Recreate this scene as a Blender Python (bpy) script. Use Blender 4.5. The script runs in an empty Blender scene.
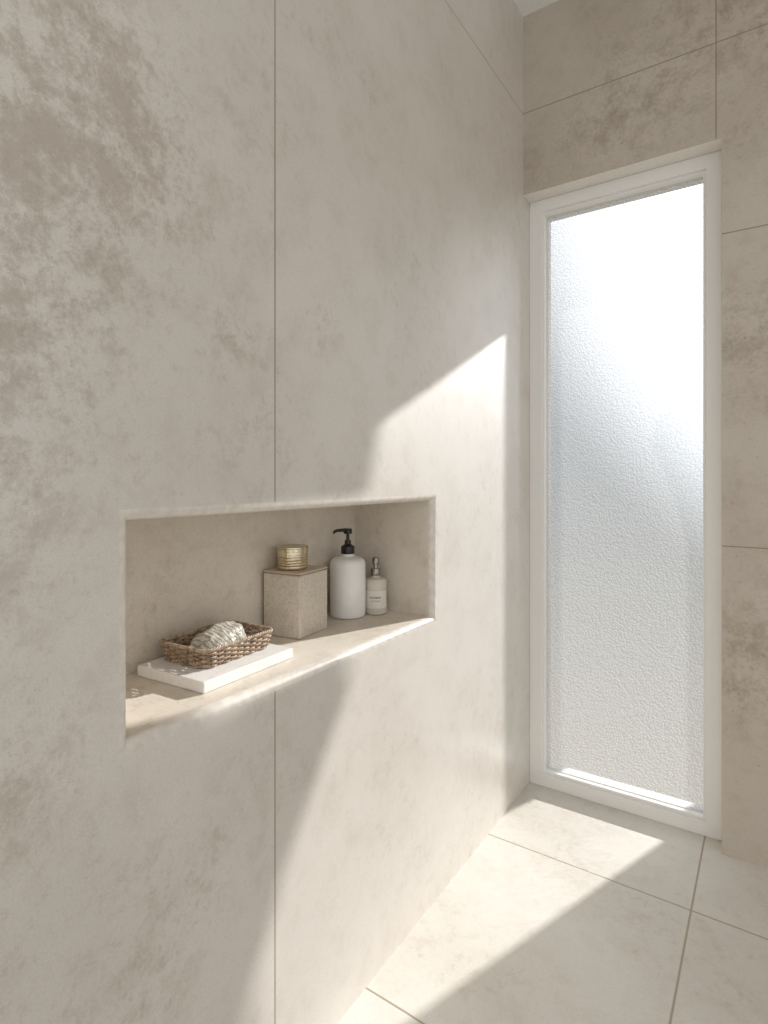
import bpy, bmesh, math, random
from mathutils import Vector, Matrix, noise
from mathutils.geometry import tessellate_polygon
random.seed(4)
S = bpy.context.scene
C = S.collection
H = 1.085            # camera height
XW = -0.715          # left wall face
YF = 1.913           # far wall face
XB = -0.966          # niche back
NY0, NY1, NZ0, NZ1 = 0.446, 1.280, H-0.355, H-0.058
ZC = H+1.60
PI = math.pi

# ---------------------------------------------------------------- helpers
def link(name, bm, mat, parent=None, smooth=False, mats=None):
    bmesh.ops.recalc_face_normals(bm, faces=bm.faces)
    me = bpy.data.meshes.new(name); bm.to_mesh(me); bm.free()
    o = bpy.data.objects.new(name, me); C.objects.link(o)
    for m in (mats or [mat]):
        if m: me.materials.append(m)
    if smooth:
        for p in me.polygons: p.use_smooth = True
        try: me.set_sharp_from_angle(angle=math.radians(35))
        except Exception: pass
    if parent: o.parent = parent
    return o
def struct(o): o['kind'] = 'structure'; return o
def tag(o, label, cat, group=None):
    o['label'] = label; o['category'] = cat
    if group: o['group'] = group
    return o
def empty(name, loc, rz=0):
    o = bpy.data.objects.new(name, None); C.objects.link(o)
    o.location = loc; o.rotation_euler = (0, 0, rz); o.empty_display_size = .05
    return o
def box(bm, x0, x1, y0, y1, z0, z1, bev=0, seg=2):
    vs = [bm.verts.new(p) for p in ((x0,y0,z0),(x1,y0,z0),(x1,y1,z0),(x0,y1,z0),(x0,y0,z1),(x1,y0,z1),(x1,y1,z1),(x0,y1,z1))]
    fs = [bm.faces.new([vs[i] for i in f]) for f in ((0,3,2,1),(4,5,6,7),(0,1,5,4),(1,2,6,5),(2,3,7,6),(3,0,4,7))]
    if bev:
        es = list({e for f in fs for e in f.edges})
        bmesh.ops.bevel(bm, geom=es, offset=bev, segments=seg, profile=.5, affect='EDGES')
    return bm
def lathe(bm, prof, n=48, cx=0, cy=0, mod=None):
    rings = []
    for r, z in prof:
        if r < 1e-5: rings.append([bm.verts.new((cx, cy, z))])
        else:
            rg = []
            for k in range(n):
                a = 2*PI*k/n; rr = r*(mod(a, z) if mod else 1)
                rg.append(bm.verts.new((cx+rr*math.cos(a), cy+rr*math.sin(a), z)))
            rings.append(rg)
    for A, B in zip(rings, rings[1:]):
        for k in range(n):
            k2 = (k+1) % n
            if len(A) == 1 and len(B) == 1: continue
            if len(A) == 1: bm.faces.new((A[0], B[k2], B[k]))
            elif len(B) == 1: bm.faces.new((A[k], A[k2], B[0]))
            else: bm.faces.new((A[k], A[k2], B[k2], B[k]))
    return bm
def tube(bm, pts, r, n=8, closed=False):
    pts = [Vector(p) for p in pts]; N = len(pts); rings = []
    for i, p in enumerate(pts):
        a = pts[(i-1) % N] if (closed or i > 0) else p
        b = pts[(i+1) % N] if (closed or i < N-1) else p
        t = (b-a).normalized()
        up = Vector((0,0,1)) if abs(t.z) < .9 else Vector((1,0,0))
        s = t.cross(up).normalized(); w = s.cross(t)
        rr = r[i] if isinstance(r, (list, tuple)) else r
        rings.append([bm.verts.new(p+rr*(math.cos(2*PI*k/n)*s+math.sin(2*PI*k/n)*w)) for k in range(n)])
    m = N if closed else N-1
    for i in range(m):
        A, B = rings[i], rings[(i+1) % N]
        for k in range(n): bm.faces.new((A[k], A[(k+1)%n], B[(k+1)%n], B[k]))
    if not closed:
        bm.faces.new(rings[0][::-1]); bm.faces.new(rings[-1])
    return bm

# ---------------------------------------------------------------- materials
class NT:
    def __init__(s, name):
        s.m = bpy.data.materials.new(name); s.m.use_nodes = True
        s.t = s.m.node_tree; s.t.nodes.clear()
        s.out = s.n('ShaderNodeOutputMaterial')
    def n(s, ty, **kw):
        nd = s.t.nodes.new(ty)
        for k, v in kw.items(): setattr(nd, k, v)
        return nd
    def l(s, a, b): s.t.links.new(a, b)
    def val(s, sock, v):
        if hasattr(v, 'links'): s.l(v, sock)
        else: sock.default_value = v
    def math(s, op, a, b=None, c=None, clamp=False):
        nd = s.n('ShaderNodeMath', operation=op); nd.use_clamp = clamp
        s.val(nd.inputs[0], a)
        if b is not None: s.val(nd.inputs[1], b)
        if c is not None: s.val(nd.inputs[2], c)
        return nd.outputs[0]
    def noise(s, vec, scale, detail=4, rough=.55, dist=0):
        nd = s.n('ShaderNodeTexNoise'); s.l(vec, nd.inputs['Vector'])
        nd.inputs['Scale'].default_value = scale; nd.inputs['Detail'].default_value = detail
        nd.inputs['Roughness'].default_value = rough; nd.inputs['Distortion'].default_value = dist
        return nd.outputs['Fac']
    def rng(s, v, a, b, c=0, d=1, smooth=True):
        nd = s.n('ShaderNodeMapRange'); nd.clamp = True
        if smooth: nd.interpolation_type = 'SMOOTHSTEP'
        s.val(nd.inputs[0], v)
        for i, x in enumerate((a, b, c, d)): nd.inputs[i+1].default_value = x
        return nd.outputs[0]
    def mix(s, f, a, b):
        nd = s.n('ShaderNodeMix', data_type='RGBA')
        s.val(nd.inputs[0], f)
        for k, v in ((6, a), (7, b)):
            if hasattr(v, 'links'): s.l(v, nd.inputs[k])
            else: nd.inputs[k].default_value = (*v, 1)
        return nd.outputs[2]
    def bump(s, h, strength=.3, dist=.01):
        nd = s.n('ShaderNodeBump'); s.l(h, nd.inputs['Height'])
        nd.inputs['Strength'].default_value = strength; nd.inputs['Distance'].default_value = dist
        return nd.outputs[0]
    def bsdf(s, col, rough=.5, normal=None, metal=0, spec=.5, **kw):
        b = s.n('ShaderNodeBsdfPrincipled')
        if hasattr(col, 'links'): s.l(col, b.inputs['Base Color'])
        else: b.inputs['Base Color'].default_value = (*col, 1)
        s.val(b.inputs['Roughness'], rough); b.inputs['Metallic'].default_value = metal
        b.inputs['Specular IOR Level'].default_value = spec
        if normal is not None: s.l(normal, b.inputs['Normal'])
        for k, v in kw.items(): b.inputs[k.replace('_', ' ')].default_value = v
        s.l(b.outputs[0], s.out.inputs[0]); return b
def srgb(r, g, b):
    f = lambda c: (c/255/12.92) if c/255 <= .04045 else ((c/255+.055)/1.055)**2.4
    return (f(r), f(g), f(b))

def stone(name, light, mid, dark, joints, stains, grout, rough=.5, amount=1, seed=0, jw=.0026, spec=.6, pits=0, bs=.25, weather=.36, coat=0):
    N = NT(name)
    geo = N.n('ShaderNodeNewGeometry'); pos = geo.outputs['Position']
    add = N.n('ShaderNodeVectorMath', operation='ADD'); N.l(pos, add.inputs[0]); add.inputs[1].default_value = (seed, seed*.7, seed*1.3)
    p = add.outputs[0]
    sep = N.n('ShaderNodeSeparateXYZ'); N.l(pos, sep.inputs[0])
    big = N.noise(p, 2.4, 4, .5, .2)
    medn = N.noise(p, 11, 13, .76, .1)
    wea = N.noise(p, 30, 12, .78, .2)
    fine = N.noise(p, 80, 8, .78)
    grain = N.noise(p, 340, 3, .6)
    col = N.mix(N.rng(big, .36, .66), light, mid)
    col = N.mix(N.math('MULTIPLY', N.rng(medn, .44, .74), .28*amount), col, dark)
    wm_ = N.math('MULTIPLY', N.rng(wea, .50, .65), N.rng(big, .38, .60))
    col = N.mix(N.math('MULTIPLY', wm_, weather*amount), col, dark)
    st = None
    for c, r, w in stains:
        d = N.n('ShaderNodeVectorMath', operation='DISTANCE'); N.l(pos, d.inputs[0]); d.inputs[1].default_value = c
        f = N.rng(d.outputs['Value'], r, 0, 0, w)
        st = f if st is None else N.math('ADD', st, f)
    if st is not None:
        br = N.math('ADD', N.math('MULTIPLY', medn, .8), N.math('MULTIPLY', wea, .9))
        br2 = N.math('ADD', br, N.math('MULTIPLY', st, .12))
        m = N.math('MULTIPLY', N.rng(br2, .84, 1.06), N.rng(st, 0, .9))
        col = N.mix(N.math('MULTIPLY', m, .60*amount), col, dark)
        m2 = N.math('MULTIPLY', N.rng(fine, .50, .62), N.rng(st, 0, .8))
        col = N.mix(N.math('MULTIPLY', m2, .36*amount), col, dark)
    sp = N.rng(fine, .56, .70)
    col = N.mix(N.math('MULTIPLY', sp, .28*amount), col, dark)
    col = N.mix(N.math('MULTIPLY', N.rng(grain, .3, .7), .18), col, dark)
    h = N.math('ADD', N.math('MULTIPLY', fine, .3), N.math('MULTIPLY', grain, .1))
    if pits:
        pn = N.rng(N.noise(p, 95, 3, .5), .68, .74)
        col = N.mix(N.math('MULTIPLY', pn, pits), col, tuple(x*.7 for x in dark))
        h = N.math('SUBTRACT', h, N.math('MULTIPLY', pn, .5))
    J = None
    for ax, v, guard in joints:
        dd = N.math('ABSOLUTE', N.math('SUBTRACT', sep.outputs['XYZ'.index(ax)], v))
        f = N.rng(dd, jw, jw*.35)
        if guard:
            gax, op, gv = guard
            f = N.math('MULTIPLY', f, N.math('GREATER_THAN' if op == '>' else 'LESS_THAN', sep.outputs['XYZ'.index(gax)], gv))
        J = f if J is None else N.math('MAXIMUM', J, f)
    if J is not None:
        col = N.mix(N.math('MULTIPLY', J, .85), col, grout)
        h = N.math('SUBTRACT', h, N.math('MULTIPLY', J, 1.5))
    N.bsdf(col, rough, N.bump(h, bs, .003), spec=spec, Coat_Weight=coat, Coat_Roughness=.38, Coat_IOR=1.7)
    return N.m

GR = srgb(142, 126, 106)
wl, wm, wd = srgb(220, 214, 206), srgb(212, 206, 197), srgb(158, 143, 125)
M_wall = stone('wall_stone', wl, wm, wd,
    [('Y', .7165, ('X', '>', XW-.03)), ('Y', -.4835, ('X', '>', XW-.03)), ('Z', H+1.2625, None)],
    [((XW, .34, H+.46), .34, 1.3), ((XW, .28, H+.15), .28, .8), ((XW, .62, H+.22), .10, .6), ((XW, .68, H+.08), .08, .4), ((XW, .85, H+.3), .12, .5),
     ((XW, .28, H-.10), .2, .5), ((XW, .52, H-.62), .24, .5), ((XW, .30, H-.35), .2, .6), ((XW, .40, H-.85), .25, .5)], GR, .42, .90, spec=.55, bs=.03, weather=.32, coat=.9)
M_niche_lit = stone('niche_stone_lit', srgb(226, 218, 206), srgb(216, 207, 193), srgb(164, 147, 127), [], [], GR, .45, 1.2, 1.7)  # paler and warmer than the wall, to paint extra light inside the niche
M_far = stone('far_wall_stone', srgb(200, 191, 178), srgb(189, 179, 165), srgb(142, 127, 110),
    [('Z', H+1.2625, None), ('X', -.1345, ('Z', '>', H+.985)), ('X', 1.0655, None), ('Z', H+.704, ('X', '>', -.121)), ('Z', H-.196, ('X', '>', -.121))],
    [((-.4, YF, H+1.15), .35, .7), ((.0, YF, H+1.4), .5, .7), ((0, YF, H-.5), .4, .7), ((0, YF, H+.4), .4, .6)], GR, .5, .9, 3.1, pits=.5)
M_floor = stone('floor_stone', srgb(222, 218, 210), srgb(213, 208, 199), srgb(182, 170, 154),
    [('Y', 1.62, None), ('Y', .985, None), ('Y', .35, None), ('X', -.168, None), ('X', .377, None)],
    [], srgb(162, 147, 127), .60, 1.0, 7.7, .0034, spec=.25, pits=.15, weather=.4)

def plain(name, col, rough=.5, metal=0, bump=0, scale=200, var=.92, **kw):
    N = NT(name); tc = N.n('ShaderNodeTexCoord'); nz = N.noise(tc.outputs['Object'], scale, 4)
    c2 = tuple(x*var for x in col)
    N.bsdf(N.mix(N.rng(nz, .3, .7), col, c2), rough, N.bump(nz, bump, .002) if bump else None, metal, **kw)
    return N.m
M_ceil = plain('ceiling_paint', srgb(242, 241, 238), .8, bump=.1)
M_frame = plain('frame_paint', srgb(237, 235, 231), .42, scale=300, var=.985)
M_gasket = plain('gasket_rubber', srgb(218, 217, 214), .6)
M_trim = plain('niche_edge_stone', srgb(226, 219, 209), .36, scale=60, var=.86)
M_reveal_lit = plain('lintel_stone_lit', srgb(236, 231, 223), .5, scale=120, var=.93)  # bounced light put into the colour of the lintel underside and reveal

def glass_mat():
    N = NT('frosted_glass')
    geo = N.n('ShaderNodeNewGeometry'); pos = geo.outputs['Position']
    SC = 165
    vo = N.n('ShaderNodeTexVoronoi', feature='SMOOTH_F1'); N.l(pos, vo.inputs['Vector']); vo.inputs['Scale'].default_value = SC
    vo.inputs['Smoothness'].default_value = .5
    nz = N.noise(pos, 60, 2, .5, .5)
    h = N.math('ADD', vo.outputs['Distance'], N.math('MULTIPLY', nz, .7))
    nrm = N.bump(h, 1.0, .010)
    # droplet shading painted into the tint: bright centres and upper flanks, dark valleys
    up = N.n('ShaderNodeVectorMath', operation='ADD'); N.l(pos, up.inputs[0]); up.inputs[1].default_value = (.0010, 0, .0012)
    vo2 = N.n('ShaderNodeTexVoronoi', feature='SMOOTH_F1'); N.l(up.outputs[0], vo2.inputs['Vector']); vo2.inputs['Scale'].default_value = SC
    vo2.inputs['Smoothness'].default_value = .5
    slope = N.math('SUBTRACT', vo2.outputs['Distance'], vo.outputs['Distance'])
    pat = N.rng(N.math('SUBTRACT', N.math('MULTIPLY', vo.outputs['Distance'], .25), slope), -.18, .28)
    tl = N.n('ShaderNodeBsdfTranslucent'); tl.inputs['Color'].default_value = (.86, .87, .87, 1); N.l(nrm, tl.inputs['Normal'])
    tr = N.n('ShaderNodeBsdfTransparent'); N.l(N.mix(pat, (1, 1, 1), (.74, .75, .76)), tr.inputs['Color'])
    gl = N.n('ShaderNodeBsdfGlossy'); gl.inputs['Roughness'].default_value = .08; N.l(nrm, gl.inputs['Normal'])
    m2 = N.n('ShaderNodeMixShader'); m2.inputs[0].default_value = .95; N.l(tl.outputs[0], m2.inputs[1]); N.l(tr.outputs[0], m2.inputs[2])
    m3 = N.n('ShaderNodeMixShader'); m3.inputs[0].default_value = .08; N.l(m2.outputs[0], m3.inputs[1]); N.l(gl.outputs[0], m3.inputs[2])
    N.l(m3.outputs[0], N.out.inputs[0])
    return N.m
M_glass = glass_mat()

# ---------------------------------------------------------------- room shell
bm = bmesh.new()
y0, y1, z0, z1 = -1.3, 2.12, 0, ZC
O = [bm.verts.new((XW, y, z)) for y, z in ((y0,z0),(y1,z0),(y1,z1),(y0,z1))]
Hh = [bm.verts.new((XW, y, z)) for y, z in ((NY0,NZ0),(NY1,NZ0),(NY1,NZ1),(NY0,NZ1))]
Nn = [bm.verts.new((XB, y, z)) for y, z in ((NY0,NZ0),(NY1,NZ0),(NY1,NZ1),(NY0,NZ1))]
B = [bm.verts.new((-1.1, y, z)) for y, z in ((y0,z0),(y1,z0),(y1,z1),(y0,z1))]
for i in range(4):
    j = (i+1) % 4
    bm.faces.new((O[i], O[j], Hh[j], Hh[i]))
    bm.faces.new((Hh[i], Hh[j], Nn[j], Nn[i])).material_index = 2
    bm.faces.new((O[j], O[i], B[i], B[j]))
bm.faces.new(Nn).material_index = 2; bm.faces.new(B[::-1])
hs = set(Hh)
rim = [e for e in bm.edges if set(e.verts) <= hs]
bmesh.ops.bevel(bm, geom=rim, offset=.016, segments=8, profile=.5, affect='EDGES', material=1)
struct(link('wall_left', bm, None, smooth=True, mats=[M_wall, M_trim, M_niche_lit]))

XO, ZO = -.1200, H+.980
bm = bmesh.new()
YB = 2.12
pts = [(XO, 0), (2.2, 0), (2.2, ZO), (2.2, ZC), (XW, ZC), (XW, ZO), (XO, ZO)]
f0 = [bm.verts.new((x, YF, z)) for x, z in pts]; f1 = [bm.verts.new((x, YB, z)) for x, z in pts]
for F in (f0, f1):
    bm.faces.new((F[0], F[1], F[2], F[6])); bm.faces.new((F[6], F[2], F[3], F[4], F[5]))
for i in range(7):
    j = (i+1) % 7; f = bm.faces.new((f0[i], f0[j], f1[j], f1[i]))
    if i in (5, 6): f.material_index = 1
struct(link('wall_far', bm, None, mats=[M_far, M_reveal_lit]))
bm = bmesh.new(); box(bm, -1.1, 2.2, -1.3, 2.12, -.08, 0); struct(link('floor', bm, M_floor))
bm = bmesh.new(); box(bm, -1.1, 2.2, .2, 2.12, ZC, ZC+.1); struct(link('ceiling', bm, M_ceil))

# window
w = empty('window_1', ((XW+XO)/2, 2.02, 0)); w['kind'] = 'structure'
WX, WY = (XW+XO)/2, 2.02
def ring(bm, x0, x1, z0, z1, wd, ya, yb, bev=.002):
    o = [(x0,z0),(x1,z0),(x1,z1),(x0,z1)]; i_ = [(x0+wd,z0+wd),(x1-wd,z0+wd),(x1-wd,z1-wd),(x0+wd,z1-wd)]
    V = [[bm.verts.new((x-WX, y-WY, z)) for x, z in P] for P in (o, i_) for y in (ya, yb)]
    oa, ob, ia, ib = V
    for k in range(4):
        j = (k+1) % 4
        bm.faces.new((oa[k], oa[j], ia[j], ia[k])); bm.faces.new((ob[j], ob[k], ib[k], ib[j]))
        bm.faces.new((oa[j], oa[k], ob[k], ob[j])); bm.faces.new((ia[k], ia[j], ib[j], ib[k]))
    if bev: bmesh.ops.bevel(bm, geom=[e for e in bm.edges if e.is_manifold], offset=bev, segments=2, profile=.5, affect='EDGES')
fx0, fx1, fz0, fz1 = XW+.0002, -.1235, .0005, H+.9795
bm = bmesh.new(); ring(bm, fx0, fx1, fz0, fz1, .042, 1.979, 2.075, .0012); link('outer_frame', bm, M_frame, w)
bm = bmesh.new(); ring(bm, fx0+.0415, fx1-.0415, fz0+.0415, fz1-.0415, .009, 1.990, 2.06, .0015); link('inner_frame', bm, M_frame, w)
bm = bmesh.new(); ring(bm, fx0+.050, fx1-.050, fz0+.050, fz1-.050, .002, 2.010, 2.026, .0005); link('gasket', bm, M_gasket, w)
bm = bmesh.new()
gx0, gx1, gz0, gz1 = fx0+.050, fx1-.050, fz0+.050, fz1-.050
bm.faces.new([bm.verts.new((x-WX, 2.018-WY, z)) for x, z in ((gx0,gz0),(gx1,gz0),(gx1,gz1),(gx0,gz1))])
link('glass_pane', bm, M_glass, w)

# outside: an unseen screen added as sun blocker, with an opening; its edges clip the sun that reaches the window
M_blocker = plain('blocker_plain', srgb(205, 200, 190), .9, scale=8)
DX, DZ = .365, .480
YS = 4.0; L = YS-2.1
P = [(-.585, -3.4), (-.585, .635), (-.322, .635), (-.306, .50), (-.172, .655), (-.160, .36), (-.277, .225), (-.283, .15), (-.215, -.03), (-.185, -.16), (-.185, -3.4), (3.2, -3.4), (3.2, 2.6), (-.75, 2.6), (-.75, -3.4)]
bm = bmesh.new()
q = [(x+DX*L, max(z+DZ*L+H, -.08)) for x, z in P]
a = [bm.verts.new((x, YS, z)) for x, z in q]; b = [bm.verts.new((x, YS+.015, z)) for x, z in q]
for tri in tessellate_polygon([[Vector((x, z, 0)) for x, z in q]]):
    bm.faces.new([a[i] for i in tri]); bm.faces.new([b[i] for i in tri][::-1])
for i in range(len(q)):
    j = (i+1) % len(q); bm.faces.new((a[i], a[j], b[j], b[i]))
struct(link('sun_blocker_outside', bm, M_blocker))

# ---------------------------------------------------------------- things in the niche
ZN = NZ0 + .0004
def marble():
    N = NT('white_marble'); tc = N.n('ShaderNodeTexCoord'); p = tc.outputs['Object']
    v = N.noise(p, 14, 6, .6, 1.5); d = N.math('ABSOLUTE', N.math('SUBTRACT', v, .5))
    vein = N.rng(d, .03, 0)
    c = N.mix(N.math('MULTIPLY', vein, .22), srgb(232, 229, 225), srgb(190, 186, 180))
    N.bsdf(c, .38); return N.m
bm = bmesh.new(); box(bm, -.086, .086, -.112, .112, 0, .0195, .0018, 2)
so = link('marble_slab', bm, marble()); so.location = (-.8625, .717, ZN); so.rotation_euler = (0, 0, math.radians(3))
tag(so, 'flat white marble slab lying under the wicker basket', 'slab')
ZS = ZN+.0195

# wicker basket
def wick(name, ca, cb):
    N = NT(name); tc = N.n('ShaderNodeTexCoord'); p = tc.outputs['Object']
    n1 = N.noise(p, 90, 4, .6); n2 = N.noise(p, 600, 2)
    c = N.mix(N.rng(n1, .35, .65), ca, cb); c = N.mix(N.math('MULTIPLY', n2, .2), c, (.08, .055, .035))
    N.bsdf(c, .6, N.bump(n2, .3, .001)); return N.m
M_wick = wick('wicker', srgb(184, 160, 134), srgb(124, 102, 82))
M_wick2 = wick('wicker_pale', srgb(200, 179, 154), srgb(144, 121, 98))
def rr_path(hx, hy, r, n):
    sx, sy = 2*(hx-r), 2*(hy-r); arc = PI*r/2; T = 2*(sx+sy)+4*arc; out = []
    for k in range(n):
        d = T*k/n
        parts = [('l', sy, (hx, -(hy-r)), (0,1), (1,0)), ('a', arc, (hx-r, hy-r), 0, 0), ('l', sx, (hx-r, hy), (-1,0), (0,1)), ('a', arc, (-(hx-r), hy-r), PI/2, 0),
                 ('l', sy, (-hx, hy-r), (0,-1), (-1,0)), ('a', arc, (-(hx-r), -(hy-r)), PI, 0), ('l', sx, (-(hx-r), -hy), (1,0), (0,-1)), ('a', arc, (hx-r, -(hy-r)), 1.5*PI, 0)]
        for ty, ln, o, dr, nm in parts:
            if d <= ln:
                if ty == 'l': out.append((o[0]+dr[0]*d, o[1]+dr[1]*d, nm[0], nm[1]))
                else:
                    an = dr+d/r; out.append((o[0]+r*math.cos(an), o[1]+r*math.sin(an), math.cos(an), math.sin(an)))
                break
            d -= ln
        else: out.append((hx, -(hy-r), 1, 0))
    return out
bk = empty('wicker_basket', (-.878, .729, ZS+.0005), math.radians(3))
tag(bk, 'small brown woven wicker basket tray holding a shell, on the white slab', 'basket')
BH = .032
def half(z): f = z/BH; return .057+.005*f, .081+.006*f
bm = bmesh.new(); ns_ = 34
for lv in range(8):
    z = .0028+lv*.0040; hx, hy = half(z); P_ = rr_path(hx, hy, .016, ns_*6)
    tube(bm, [(x+nx*.0023*math.cos(PI*(k/6)+lv*PI), y+ny*.0023*math.cos(PI*(k/6)+lv*PI), z+.0004*math.sin(k*.9)) for k, (x, y, nx, ny) in enumerate(P_)], .0019, 6, True)
link('woven_strands', bm, M_wick, bk, True)
bm = bmesh.new()
A0 = rr_path(*half(0), .016, ns_); A1 = rr_path(*half(BH), .016, ns_)
for (x, y, _, _), (X, Y, _, _) in zip(A0, A1): tube(bm, [(x, y, .001), (X, Y, BH)], .0013, 6)
link('stakes', bm, M_wick2, bk, True)
bm = bmesh.new(); hx, hy = half(BH); P_ = rr_path(hx+.001, hy+.001, .016, 260)
for ph in (0, 2*PI/3, 4*PI/3):
    tube(bm, [(x+nx*.0019*math.cos(k*2*PI*30/260+ph), y+ny*.0019*math.cos(k*2*PI*30/260+ph), BH+.0012+.0019*math.sin(k*2*PI*30/260+ph)) for k, (x, y, nx, ny) in enumerate(P_)], .0018, 6, True)
link('braided_rim', bm, M_wick2, bk, True)
bm = bmesh.new(); P_ = rr_path(.0565, .0805, .016, 60)
a = [bm.verts.new((x, y, 0)) for x, y, _, _ in P_]; b = [bm.verts.new((x, y, .003)) for x, y, _, _ in P_]
bm.faces.new(a[::-1]); bm.faces.new(b)
for i in range(60): bm.faces.new((a[i], a[(i+1)%60], b[(i+1)%60], b[i]))
link('base', bm, M_wick, bk)

# shell : one craggy oyster shell with growth ridges running along it
def shell_mat(name, a, b, c):
    N = NT(name); tc = N.n('ShaderNodeTexCoord'); p = tc.outputs['Object']
    n1 = N.noise(p, 50, 7, .65, 1.2); n2 = N.noise(p, 160, 5, .6)
    wv = N.n('ShaderNodeTexWave', bands_direction='Y'); N.l(p, wv.inputs['Vector']); wv.inputs['Scale'].default_value = 38
    wv.inputs['Distortion'].default_value = 3.5; wv.inputs['Detail'].default_value = 3; wv.inputs['Detail Scale'].default_value = 2
    ln = N.rng(wv.outputs['Fac'], .55, .95)
    col = N.mix(N.rng(n1, .38, .64), a, b); col = N.mix(N.math('MULTIPLY', ln, .55), col, c); col = N.mix(N.rng(n2, .54, .72, 0, .35), col, c)
    N.bsdf(col, .16, N.bump(N.math('SUBTRACT', n1, N.math('MULTIPLY', ln, .4)), .5, .003), Subsurface_Weight=.15, Coat_Weight=.5, Coat_Roughness=.12); return N.m
M_sh1 = shell_mat('shell_grey', srgb(216, 213, 205), srgb(170, 166, 155), srgb(126, 112, 90))
bm = bmesh.new(); bmesh.ops.create_icosphere(bm, subdivisions=6, radius=1)
for v in bm.verts:
    p = v.co.copy()
    ridge = abs(math.sin(p.y*7+1.5*p.x+1.6*noise.noise(p*1.7)))
    lay = noise.noise(Vector((p.x*2.4, p.y*4, p.z*4))+Vector((3, 1, 7)))
    crag = noise.noise(p*1.9+Vector((9, 2, 4)))
    s_ = 1+.17*crag+.07*lay-.055*ridge
    p = p*s_
    if p.z < -.1: p.z = -.1+(p.z+.1)*.35
    p.z *= .52+.48*(p.y+1)/2
    v.co = Vector((p.x*.045, p.y*.066, (p.z+.1)*.043+.006))
zmin = min(v.co.z for v in bm.verts)
for v in bm.verts: v.co.z -= zmin
o = link('oyster_shell', bm, M_sh1, None, True); o.location = (-.880, .732, ZS+.0042); o.rotation_euler = (0, 0, math.radians(8))
tag(o, 'rough layered grey oyster shell lying in the wicker basket', 'shell')

# stone box
def boxstone():
    N = NT('box_stone'); tc = N.n('ShaderNodeTexCoord'); p = tc.outputs['Object']
    n1 = N.noise(p, 200, 5, .65); n2 = N.noise(p, 30, 4, .6)
    c = N.mix(N.rng(n1, .40, .72), srgb(213, 204, 190), srgb(190, 178, 162)); c = N.mix(N.rng(n2, .45, .7, 0, .25), c, srgb(168, 153, 134))
    N.bsdf(c, .78, N.bump(n1, .4, .0018)); return N.m
M_box = boxstone()
M_lidedge = plain('box_lid_edge', srgb(150, 128, 103), .6, scale=120)
M_lid = plain('box_lid', srgb(204, 191, 172), .6, scale=120)
bx = empty('storage_box', (-.912, .984, ZN), math.radians(7))
tag(bx, 'square beige stone box with a thin lid, carrying the brass jar', 'box')
bm = bmesh.new(); box(bm, -.051, .049, -.057, .055, 0, .139, .0025, 3); link('body', bm, M_box, bx)
bm = bmesh.new(); box(bm, -.0500, .0480, -.0560, .0540, .139, .1415, 0); link('seam', bm, M_lidedge, bx)
bm = bmesh.new(); box(bm, -.0512, .0495, -.0575, .0555, .1415, .1450, .0012, 2); link('lid', bm, M_lid, bx)

# brass jar on the box
def brass(name, col, rough, bs, metal=1.0):
    N = NT(name); tc = N.n('ShaderNodeTexCoord'); p = tc.outputs['Object']
    n1 = N.noise(p, 160, 3); n2 = N.noise(p, 400, 2)
    c = N.mix(N.rng(n1, .35, .7), col, tuple(x*.78 for x in col))
    N.bsdf(c, rough, N.bump(n2, bs, .001), metal=metal); return N.m
M_br = brass('brass', srgb(212, 196, 164), .26, .3)
M_br2 = brass('brass_smooth', srgb(226, 213, 186), .18, .08)
jr = empty('lidded_jar', (-.918, .976, ZN+.1454), .3)
tag(jr, 'small round pale brass jar with a flat lid, on top of the stone box', 'jar')
bm = bmesh.new(); lathe(bm, [(0,0),(.0325,0),(.0342,.0012),(.0348,.004),(.0348,.008),(.0342,.009),(.0348,.010),(.0348,.014),(.0342,.015),(.0348,.016),(.0348,.020),(.0342,.021),(.0348,.022),(.0348,.027),(.0342,.0285),(0,.0285)], 180, mod=lambda a, z: 1+.006*math.cos(a*48) if .003 < z < .0275 else 1)
link('body', bm, M_br, jr, True)
bm = bmesh.new(); lathe(bm, [(0,.0288),(.0352,.0288),(.0362,.030),(.0362,.033),(.0350,.0342),(.0350,.047),(.0362,.0482),(.0362,.0512),(.035,.0525),(.030,.053),(.028,.0521),(.012,.0521),(.010,.053),(0,.0532)], 180)
link('lid', bm, M_br2, jr, True)
bm = bmesh.new()
for k in range(36):
    a = 2*PI*k/36
    bmesh.ops.create_icosphere(bm, subdivisions=1, radius=.0015, matrix=Matrix.Translation((.0351*math.cos(a), .0351*math.sin(a), .0405)))
link('bead_band', bm, M_br, jr, True)

# soap dispenser
M_cer = plain('white_ceramic', srgb(240, 238, 233), .28, scale=20)
M_blk = plain('black_plastic', srgb(28, 26, 25), .3, scale=60)
sd_ = empty('soap_dispenser', (-.905, 1.168, ZN))
tag(sd_, 'round white ceramic soap dispenser with a black pump', 'soap dispenser')
bm = bmesh.new(); lathe(bm, [(0,0),(.040,0),(.0435,.0015),(.0455,.005),(.0460,.010),(.0460,.130),(.0450,.138),(.0420,.1445),(.0360,.1490),(.024,.1520),(.0175,.1540),(.0160,.1570),(.0160,.160),(0,.160)], 64)
link('body', bm, M_cer, sd_, True)
bm = bmesh.new(); lathe(bm, [(0,.160),(.0165,.160),(.0172,.162),(.0172,.177),(.0160,.180),(.0105,.1825),(.0085,.185),(.0080,.195),(0,.195)], 40, mod=lambda a, z: 1+.02*math.cos(a*20) if .161 < z < .178 else 1)
link('collar', bm, M_blk, sd_, True)
bm = bmesh.new(); lathe(bm, [(0,.195),(.0042,.195),(.0042,.212),(0,.212)], 20)
link('pump_stem', bm, M_blk, sd_, True)
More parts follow.
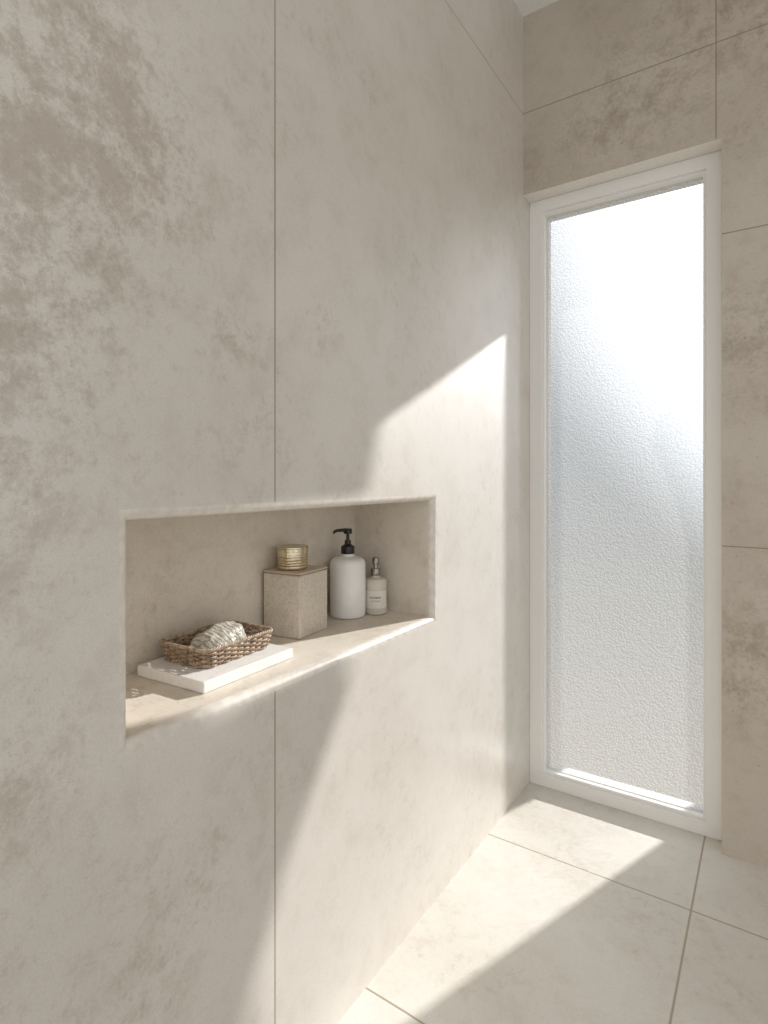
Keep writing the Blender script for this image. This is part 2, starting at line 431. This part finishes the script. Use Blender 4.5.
bm = bmesh.new(); lathe(bm, [(0,.211),(.0095,.211),(.0110,.213),(.0110,.221),(.0095,.2245),(0,.2255)], 32)
tube(bm, [(0,0,.2205), (-.006,-.018,.2210), (-.0105,-.032,.2208), (-.0125,-.039,.2185), (-.0132,-.0415,.214)], [.0050,.0044,.0038,.0034,.0030], 14)
link('pump_head', bm, M_blk, sd_, True)

# small bottle
M_bot = plain('cream_glass', srgb(212, 204, 191), .22, scale=20)
M_lab = plain('label_paper', srgb(226, 220, 210), .6, scale=60)
M_ink = plain('label_ink', srgb(118, 110, 100), .6)
M_cap = brass('cap_metal', srgb(160, 153, 143), .18, .03)
sb = empty('cosmetic_bottle', (-.862, 1.232, ZN), 0)
tag(sb, 'small beige bottle with slim metal top beside the soap dispenser', 'bottle')
bm = bmesh.new(); lathe(bm, [(0,0),(.025,0),(.0282,.002),(.0290,.006),(.0290,.083),(.0280,.0880),(.0255,.0910),(.0160,.0935),(.0118,.0950),(.0110,.097),(.0110,.099),(0,.099)], 48)
link('body', bm, M_bot, sb, True)
fa = math.atan2(-1.232, .862)
bm = bmesh.new(); pr = None
for k in range(33):
    a = fa-1.15+2.3*k/32; c = [bm.verts.new((.0293*math.cos(a), .0293*math.sin(a), z)) for z in (.018, .062)]
    if pr: bm.faces.new((pr[0], c[0], c[1], pr[1]))
    pr = c
lb = link('label', bm, M_lab, sb, True)
bm = bmesh.new()
def patch(a0, a1, z0, z1):
    n = 4; pr = None
    for k in range(n+1):
        a = a0+(a1-a0)*k/n; c = [bm.verts.new((.02955*math.cos(a), .02955*math.sin(a), z)) for z in (z0, z1)]
        if pr: bm.faces.new((pr[0], c[0], c[1], pr[1]))
        pr = c
x = -.55
while x < .5:
    wd = random.uniform(.04, .09); patch(fa+x, fa+x+wd, .0435, .0480); x += wd+.045
x = -.4
while x < .35:
    wd = random.uniform(.04, .12); patch(fa+x, fa+x+wd, .0360, .0378); x += wd+.05
link('printed_marks', bm, M_ink, lb)
bm = bmesh.new(); lathe(bm, [(0,.099),(.0122,.099),(.0126,.100),(.0126,.116),(.0120,.1175),(.0060,.1185),(.0056,.121),(.0056,.128),(.0088,.1285),(.0092,.130),(.0092,.1430),(.0084,.1450),(.0045,.1465),(0,.147)], 32)
link('pump_cap', bm, M_cap, sb, True)

# ---------------------------------------------------------------- light
sun = bpy.data.lights.new('sun', 'SUN'); sun.energy = 7.8; sun.angle = math.radians(.5); sun.color = (1, .98, .955)
so_ = bpy.data.objects.new('sun', sun); C.objects.link(so_); so_.location = (3, 9, 6)
d = Vector((-DX, -1, -DZ)); so_.rotation_euler = d.to_track_quat('-Z', 'Y').to_euler()

W = bpy.data.worlds.new('sky'); S.world = W; W.use_nodes = True; t = W.node_tree; t.nodes.clear()
def wn(ty, **k):
    n = t.nodes.new(ty)
    for a_, b_ in k.items(): setattr(n, a_, b_)
    return n
def wl_(a_, b_): t.links.new(a_, b_)
tc = wn('ShaderNodeTexCoord'); sp = wn('ShaderNodeSeparateXYZ'); wl_(tc.outputs['Generated'], sp.inputs[0])
rp = wn('ShaderNodeMapRange'); rp.inputs[1].default_value = -.5; rp.inputs[2].default_value = .5; wl_(sp.outputs[2], rp.inputs[0])
cr = wn('ShaderNodeValToRGB'); cr.color_ramp.interpolation = 'B_SPLINE'; wl_(rp.outputs[0], cr.inputs[0])
els = cr.color_ramp.elements
els[0].position = 0; els[0].color = (.74, .70, .63, 1)
els[1].position = 1; els[1].color = (.76, .78, .80, 1)
for ps, c_ in ((.25, (.64, .62, .575, 1)), (.45, (.545, .56, .56, 1)), (.62, (.56, .59, .61, 1))):
    e = els.new(ps); e.color = c_
ry = wn('ShaderNodeMapRange', interpolation_type='SMOOTHSTEP'); ry.inputs[1].default_value = .3; ry.inputs[2].default_value = -.3; wl_(sp.outputs[1], ry.inputs[0])
my = wn('ShaderNodeMix', data_type='RGBA'); wl_(ry.outputs[0], my.inputs[0]); wl_(cr.outputs[0], my.inputs[6]); my.inputs[7].default_value = (.95, .94, .925, 1)
dt = wn('ShaderNodeVectorMath', operation='DOT_PRODUCT'); wl_(tc.outputs['Generated'], dt.inputs[0]); dt.inputs[1].default_value = (-d).normalized()
mr = wn('ShaderNodeMapRange', interpolation_type='SMOOTHSTEP'); mr.inputs[1].default_value = .75; mr.inputs[2].default_value = 1; mr.inputs[3].default_value = 0; mr.inputs[4].default_value = 2.4; wl_(dt.outputs['Value'], mr.inputs[0])
gc = wn('ShaderNodeVectorMath', operation='MULTIPLY'); wl_(mr.outputs[0], gc.inputs[0]); gc.inputs[1].default_value = (.97, 1, 1.03)
ad = wn('ShaderNodeVectorMath', operation='ADD'); wl_(my.outputs[2], ad.inputs[0]); wl_(gc.outputs[0], ad.inputs[1])
bg = wn('ShaderNodeBackground'); bg.inputs[1].default_value = 1.0; wl_(ad.outputs[0], bg.inputs[0])
ow = wn('ShaderNodeOutputWorld'); wl_(bg.outputs[0], ow.inputs[0])

# ---------------------------------------------------------------- camera
cam = bpy.data.cameras.new('camera'); co = bpy.data.objects.new('camera', cam); C.objects.link(co)
co.location = (0, 0, H); co.rotation_euler = (PI/2, 0, math.radians(34.15))
cam.sensor_fit = 'HORIZONTAL'; cam.sensor_width = 36; cam.lens = 572/768*36; cam.shift_y = -34/768; cam.clip_start = .02
S.camera = co
S.view_settings.view_transform = 'Standard'
